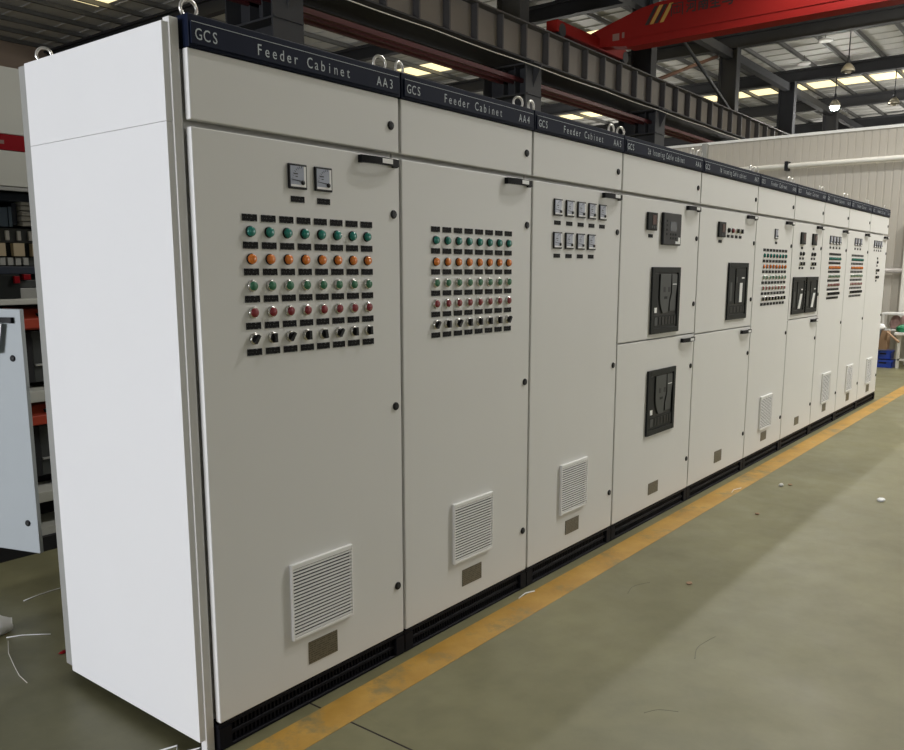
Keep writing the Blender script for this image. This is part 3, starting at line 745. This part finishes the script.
switch_grid(c, 6.874-b0, 7.256-b0, False, 0.044)
grille(c, 6.905-b0, 7.238-b0, 0.249, 0.540); rating(c, 6.994-b0, 7.120-b0, 0.161, 0.234)
c = CAB[8]; b0 = DIV[8]
for k in range(3):
    x = 7.828+k*0.112-b0; meter(c, x, 1.798, 0.077, 0.077); put('name_tag', tag_mesh(0.048, 0.019), c, (x, 0, 1.729))
switch_grid(c, 7.734-b0, 8.192-b0, False, 0.046)
grille(c, 7.850-b0, 8.157-b0, 0.257, 0.534); rating(c, 7.926-b0, 8.058-b0, 0.151, 0.232)
c = CAB[9]; b0 = DIV[9]
for k in range(4):
    x = 8.708+k*0.1085-b0; meter(c, x, 1.800, 0.077, 0.077); put('name_tag', tag_mesh(0.048, 0.019), c, (x, 0, 1.731))
for z, kind in ((1.647, 't'), (1.603, 'l'), (1.566, 't'), (1.515, 's'), (1.482, 't'), (1.440, 's'), (1.401, 't')):
    for dx in ((-0.045, 0.045) if kind == 's' else (0.0,)):
        x = 8.908-b0+dx
        if kind == 't': put('name_tag', tag_mesh(0.056, 0.021), c, (x, 0, z))
        elif kind == 'l': put('indicator_lamp', merged(ind('black')), c, (x, 0, z))
        else: put('selector_switch', ROWM[4][1], c, (x, 0, z))
grille(c, 8.765-b0, 9.085-b0, 0.242, 0.533); rating(c, 8.854-b0, 9.000-b0, 0.142, 0.223)

# near end of the first cabinet: corner posts and the two end panels
c = CAB[0]
MB().box(-0.032, -0.003, 0.020, 0.050, 0.0, 2.187, 'post').build('corner_post', c, bev=0.002)
MB().box(-0.030, 0.0, 0.80, 0.893, 0.045, 2.178, 'galv').build('rear_post', c, bev=0.002)
MB().box(-0.052, -0.030, 0.026, 0.806, 1.9115, 2.172, 'panel').build('upper_end_panel', c, bev=0.0008)
MB().box(-0.052, -0.030, 0.026, 0.806, 0.050, 1.9105, 'panel').build('lower_end_panel', c, bev=0.0008)
MB().box(-0.028, 0.002, 0.05, 0.80, 0.045, 2.16, 'post').build('end_frame', c)
put('lifting_eye', EYE, c, (0.05, D-0.03, 2.186), rot=(0, 0, R(-35)))

# ------------------------------------------------------------------ older drawer cabinet behind, left
oc = thing('drawer_switchboard', 'open grey drawer switchboard with red band, standing behind the end panel', 'cabinet', (0.10, 2.36, 0))
W2 = 0.98
b = MB().box(0, W2, 0.70, 0.74, 0.08, 2.49, 'void').box(0, 0.03, 0.0, 0.70, 0.08, 2.49, 'greyc').box(W2-0.03, W2, 0.0, 0.70, 0.08, 2.49, 'greyc').box(0, W2, 0.0, 0.74, 2.46, 2.50, 'greyc')
b.box(0.03, W2-0.03, 0.02, 0.70, 0.08, 0.12, 'greyc').box(0.03, W2-0.03, 0.30, 0.34, 0.12, 2.46, 'void'); b.build('carcass', oc)
MB().box(0, W2, -0.02, 0, 2.178, 2.50, 'greyc').build('top_panel', oc, bev=0.003)
rb = MB().box(0, W2, -0.022, 0, 2.100, 2.176, 'bandred').build('red_band', oc); rb['label'] = 'dark red band across the cabinet front'
MB().box(0.415, 0.462, -0.0225, -0.0215, 2.128, 2.146, 'greyprint').build('band_mark', rb)
MB().box(0, W2, -0.02, 0, 1.925, 2.098, 'greyc').build('middle_panel', oc, bev=0.003)
MB().box(0, W2, -0.016, 0.02, 1.905, 1.922, 'galv').build('sill', oc)
MB().box(0, W2, -0.01, 0.72, 0.0, 0.08, 'void').build('base', oc)
def it(name, mm, wx0, wx1, z0, z1, y0=0.19, y1=0.29, bev=0.003):
    return MB().box(wx0-0.10, wx1-0.10, y0, y1, z0, z1, mm).build(name, oc, bev=bev)
it('header_case', 'navyc', 0.45, 0.80, 1.866, 1.905, 0.14, 0.29)
it('contactor', 'slate', 0.50, 0.645, 1.735, 1.835)
it('contactor', 'slate', 0.650, 0.668, 1.735, 1.84)
it('relay_block', 'navyc', 0.672, 0.698, 1.745, 1.86, 0.2)
st = MB()
for k in range(5): st.box(0.610-0.004*(k % 2), 0.73, 0.17, 0.29, 1.742+k*0.027, 1.742+k*0.027+0.023, 'ivory')
st.build('ribbed_coil', oc, bev=0.003)
it('terminal_strip', 'dark2', 0.45, 0.84, 1.652, 1.728)
for x in (0.56, 0.62, 0.68, 0.74): it('terminal', 'ivory', x, x+0.02, 1.665, 1.715, 0.175, 0.19)
it('tag_rail', 'dark', 0.45, 0.84, 1.578, 1.650, 0.2)
for a in (0.552, 0.650, 0.748): it('beige_label', 'beige', a, a+0.058, 1.582, 1.650, 0.165, 0.2, 0.001)
it('module_row', 'dark2', 0.45, 0.84, 1.530, 1.576)
for x in (0.58, 0.62, 0.66, 0.70): it('module', 'galv', x, x+0.028, 1.535, 1.574, 0.175, 0.19, 0.001)
it('wire_duct', 'navyc', 0.45, 0.84, 1.488, 1.528, 0.17)
it('moulded_breaker', 'dark', 0.46, 0.662, 1.360, 1.486, 0.15); it('breaker_lever', 'bandred', 0.625, 0.654, 1.440, 1.478, 0.13, 0.15)
it('red_terminal', 'bandred', 0.683, 0.723, 1.458, 1.487, 0.15, 0.19); it('mount_plate', 'galv', 0.672, 0.84, 1.352, 1.413)
it('grey_module', 'dark2', 0.668, 0.84, 1.416, 1.456)
it('crossbeam', 'greyc', 0.12, 1.05, 1.330, 1.358, 0.05, 0.29); it('crossbeam', 'greyc', 0.12, 1.05, 0.808, 0.868, 0.05, 0.29); it('crossbeam', 'greyc', 0.12, 1.05, 0.255, 0.312, 0.05, 0.29)
for dz in (0.0, -0.525):
    p = MB().prism([(0.19, 1.185+dz), (0.10, 1.20+dz), (0.10, 1.25+dz), (0.16, 1.30+dz), (0.29, 1.31+dz), (0.29, 1.185+dz)], 'x', 0.52, 0.74, 'ored').build('orange_drawer_head', oc, bev=0.004)
    it('drawer_slot', 'black', 0.72, 0.80, 1.262+dz, 1.280+dz, 0.11, 0.2)
    it('drawer_case', 'void', 0.62, 0.708, 0.900+dz, 1.182+dz, 0.17); it('drawer_plate', 'dark2', 0.712, 0.84, 0.900+dz, 1.182+dz, 0.18)
    it('drawer_lip', 'galv', 0.715, 0.84, 0.99+dz, 1.0+dz, 0.165, 0.18, 0.001)
# its lower door standing ajar, outer face towards us
hx, hy = 0.17, 2.36
ang = math.atan2(1.835-hy, 0.338-hx)
dd = bpy.data.objects.new('ajar_door', None); COL.objects.link(dd); dd.parent = oc; dd.location = (hx-0.10, 0.0, 0); dd.rotation_euler = (0, 0, ang)
dl = math.hypot(1.835-hy, 0.338-hx)
MB().box(0, dl, 0.0, 0.022, 0.17, 1.332, 'doorp').build('door_leaf', dd, bev=0.003)
lk = put('lock', LOCK, dd, (dl-0.065, 0, 1.105)); put('lock', LOCK, dd, (dl-0.060, 0, 0.315))
put('handle', HANDLE, dd, (dl-0.135, 0, 1.282))
pp = MB(); pp.prism([(0.0, 0.0), (0.17, 0.02), (0.20, 0.155), (0.02, 0.165)], 'y', -0.056, -0.054, 'paper')
pp = pp.build('paper_note', dd, (dl-0.29, 0.030, 1.11)); pp['label'] = 'white paper note hanging from the handle'
lg = MB(); 
for k, z in enumerate((0.03, 0.055, 0.085, 0.12)): lg.box(0.05, 0.155-0.02*(k % 2), -0.0565, -0.056, z, z+0.006, 'pink')
lg.build('note_print', dd, (dl-0.29, 0.030, 1.11))

# ------------------------------------------------------------------ work table and goods past the far end
tb = thing('work_table', 'low white topped work table against the partition wall', 'table', (13.2, 0, 0))
MB().box(-0.15, 0.60, -0.60, 0.50, 0.52, 0.56, 'white').build('table_top', tb, bev=0.004)
for lx in (-0.10, 0.54):
    for ly in (-0.55, 0.41): MB().box(lx, lx+0.045, ly, ly+0.045, 0, 0.52, 'pipe').build('leg', tb)
MB().box(-0.10, -0.07, -0.5, 0.44, 0.12, 0.15, 'pipe').build('stretcher', tb)
cx = thing('cardboard_box', 'open cardboard box leaning at the table end, flaps hanging', 'box', (13.10, 0.68, 0.30))
MB().box(-0.10, -0.085, -0.10, 0.12, 0, 0.28, 'card').box(0.10, 0.115, -0.10, 0.12, 0, 0.28, 'card').box(-0.085, 0.10, -0.10, -0.085, 0, 0.28, 'card').box(-0.085, 0.10, 0.105, 0.12, 0, 0.28, 'card').box(-0.1, 0.115, -0.1, 0.12, -0.01, 0, 'card').build('carton', cx)
f = MB().prism([(-0.28, 0.13), (-0.10, 0.28), (-0.09, 0.27), (-0.27, 0.11)], 'x', -0.20, -0.10, 'card').build('flap', cx)
MB().prism([(0.10, 0.28), (0.16, 0.05), (0.17, 0.05), (0.115, 0.28)], 'x', -0.09, 0.05, 'card').build('flap', cx)
def crate(x, y, z, wd, dp, h, label):
    t = thing('plastic_crate', label, 'crate', (x, y, z), 'blue crates by the table')
    m = MB().box(-wd, wd, -dp, dp, 0, 0.02, 'blue')
    m.box(-wd, -wd+0.015, -dp, dp, 0.02, h, 'blue').box(wd-0.015, wd, -dp, dp, 0.02, h, 'blue').box(-wd, wd, -dp, -dp+0.015, 0.02, h, 'blue').box(-wd, wd, dp-0.015, dp, 0.02, h, 'blue'); m.build('shell', t, bev=0.004)
    MB().box(-wd-0.012, wd+0.012, -dp-0.012, dp+0.012, h-0.03, h, 'blue').build('rim', t)
    MB().box(-wd-0.006, -wd, -dp*0.4, dp*0.4, h*0.55, h*0.72, 'black').build('hand_slot', t)
crate(13.22, 0.63, 0.0, 0.15, 0.13, 0.12, 'blue plastic crate on the floor below the open cardboard box')
crate(13.22, 0.64, 0.135, 0.12, 0.11, 0.13, 'blue plastic crate stacked on top of the floor crate')
tag(MB().tube([(12.78, 0.76, 0.02), (12.82, 0.66, 0.62)], 0.03, 'black', 8).build('black_pole'), 'black pole leaning beside the blue crates', 'pole')
def lump(name, loc, sx, sy, sz, m, label, cat, seed):
    rnd = random.Random(seed); b = MB(); prof = []
    n, k = 14, 7
    for j in range(k):
        t = j/(k-1); r = math.sin(math.pi*(0.12+0.83*t))**0.6
        for i in range(n):
            a = 2*math.pi*i/n; q = r*(0.82+0.30*rnd.random())
            b.v.append((q*math.cos(a)*sx, q*math.sin(a)*sy, (t*(0.9+0.2*rnd.random()))*sz))
    for j in range(k-1):
        for i in range(n): b.face([j*n+i, j*n+(i+1) % n, (j+1)*n+(i+1) % n, (j+1)*n+i], m, True)
    b.face(list(range(n))[::-1], m); b.face([(k-1)*n+i for i in range(n)], m)
    return tag(b.build(name, None, loc), label, cat)
lump('plastic_bag', (13.22, 0.40, 0.56), 0.11, 0.12, 0.12, 'bag', 'crumpled green plastic bag on the table corner', 'bag', 3)
lump('cloth_rag', (13.50, 0.36, 0.56), 0.13, 0.16, 0.27, 'pink', 'dull pink rag heap on the table behind the green bag', 'rag', 4)
lump('packing_bag', (14.05, 0.66, 0.56), 0.13, 0.11, 0.20, 'pink', 'dusty pink packing bag on the lower shelf of the white bench', 'bag', 5)
lump('cloth_rag', (13.60, 0.02, 0.56), 0.13, 0.13, 0.16, 'card', 'brown rag heap on the table beside the pink one', 'rag', 6)
lump('packing_bag', (13.10, 0.72, 0.585), 0.07, 0.09, 0.10, 'paper', 'white crumpled wrapper on top of the cardboard box', 'wrapper', 8)
sb = thing('side_bench', 'narrow white bench behind the work table at the partition', 'bench', (14.05, 0, 0))
MB().box(-0.2, 0.2, -0.5, 0.85, 0.80, 0.83, 'cap').build('bench_top', sb, bev=0.003)
MB().box(-0.18, 0.18, -0.46, 0.82, 0.53, 0.56, 'cap').build('lower_shelf', sb, bev=0.003)
for lx in (-0.19, 0.16):
    for ly in (-0.49, 0.81): MB().box(lx, lx+0.03, ly, ly+0.03, 0, 0.80, 'pipe').build('leg', sb)
lump('cloth_rag', (14.05, 0.44, 0.56), 0.12, 0.10, 0.17, 'card', 'brown rag heap on the lower bench shelf', 'rag', 31)
lump('packing_bag', (14.05, 0.22, 0.56), 0.12, 0.10, 0.18, 'paper', 'white packing bag on the lower bench shelf', 'bag', 32)

# ------------------------------------------------------------------ litter on the floor
def wire(pts, m, label, r=0.0022):
    return tag(MB().tube([(x, y, r+0.0005) for x, y in pts], r, m, 6).build('wire_offcut'), label, 'wire', 'wire offcuts on the floor')
wire([(0.20, 1.735), (0.27, 1.752), (0.33, 1.757), (0.40, 1.757)], 'paper', 'straight white wire offcut on the dark floor near the open door')
wire([(-0.03, 1.395), (0.02, 1.37), (0.06, 1.33), (0.10, 1.283)], 'paper', 'slightly bent white wire offcut beside the crumpled wrapper')
wire([(-0.038, 1.36), (-0.09, 1.24), (-0.126, 1.114), (-0.15, 1.02), (-0.159, 0.939)], 'pipe', 'long curved thin wire offcut nearest the end panel', 0.0014)
wire([(4.10, -0.165), (4.18, -0.150), (4.26, -0.175)], 'paper', 'short white wire offcut lying on the yellow line')
wire([(-0.12, 0.16), (-0.06, 0.14), (-0.09, 0.10), (-0.02, 0.07), (-0.06, 0.05)], 'paper', 'tangled white wire bit at the foot of the end panel', 0.003)
wire([(1.63, -0.05), (1.70, -0.04), (1.75, -0.06)], 'paper', 'white wire bit below the AA4 plinth', 0.003)
lump('plastic_wrapper', (-0.035, 1.47, 0), 0.07, 0.06, 0.07, 'paper', 'crumpled white wrapper on the floor in the back aisle', 'wrapper', 11)
lump('paper_scrap', (4.50, -1.02, 0), 0.035, 0.025, 0.022, 'paper', 'white paper scrap alone on the open floor', 'scrap', 12)
lump('paper_scrap', (4.49, -0.379, 0), 0.018, 0.018, 0.022, 'pipe', 'small pale pellet on the floor near the yellow line', 'scrap', 13)
lump('plastic_chip', (0.05, 1.075, 0), 0.022, 0.012, 0.010, 'bandred', 'small red plastic chip beside the rear post', 'chip', 14)
for k, (x, y, lb) in enumerate(((3.69, -0.473, 'dark dirt crumb on the floor before the incoming cabinets'), (4.56, -0.42, 'dark dirt crumb on the floor near the pale pellet'), (2.3, -0.60, 'dark dirt crumb on the shaded floor before AA5'))):
    lump('dirt_crumb', (x, y, 0), 0.018, 0.014, 0.010, 'card', lb, 'crumb', 20+k)
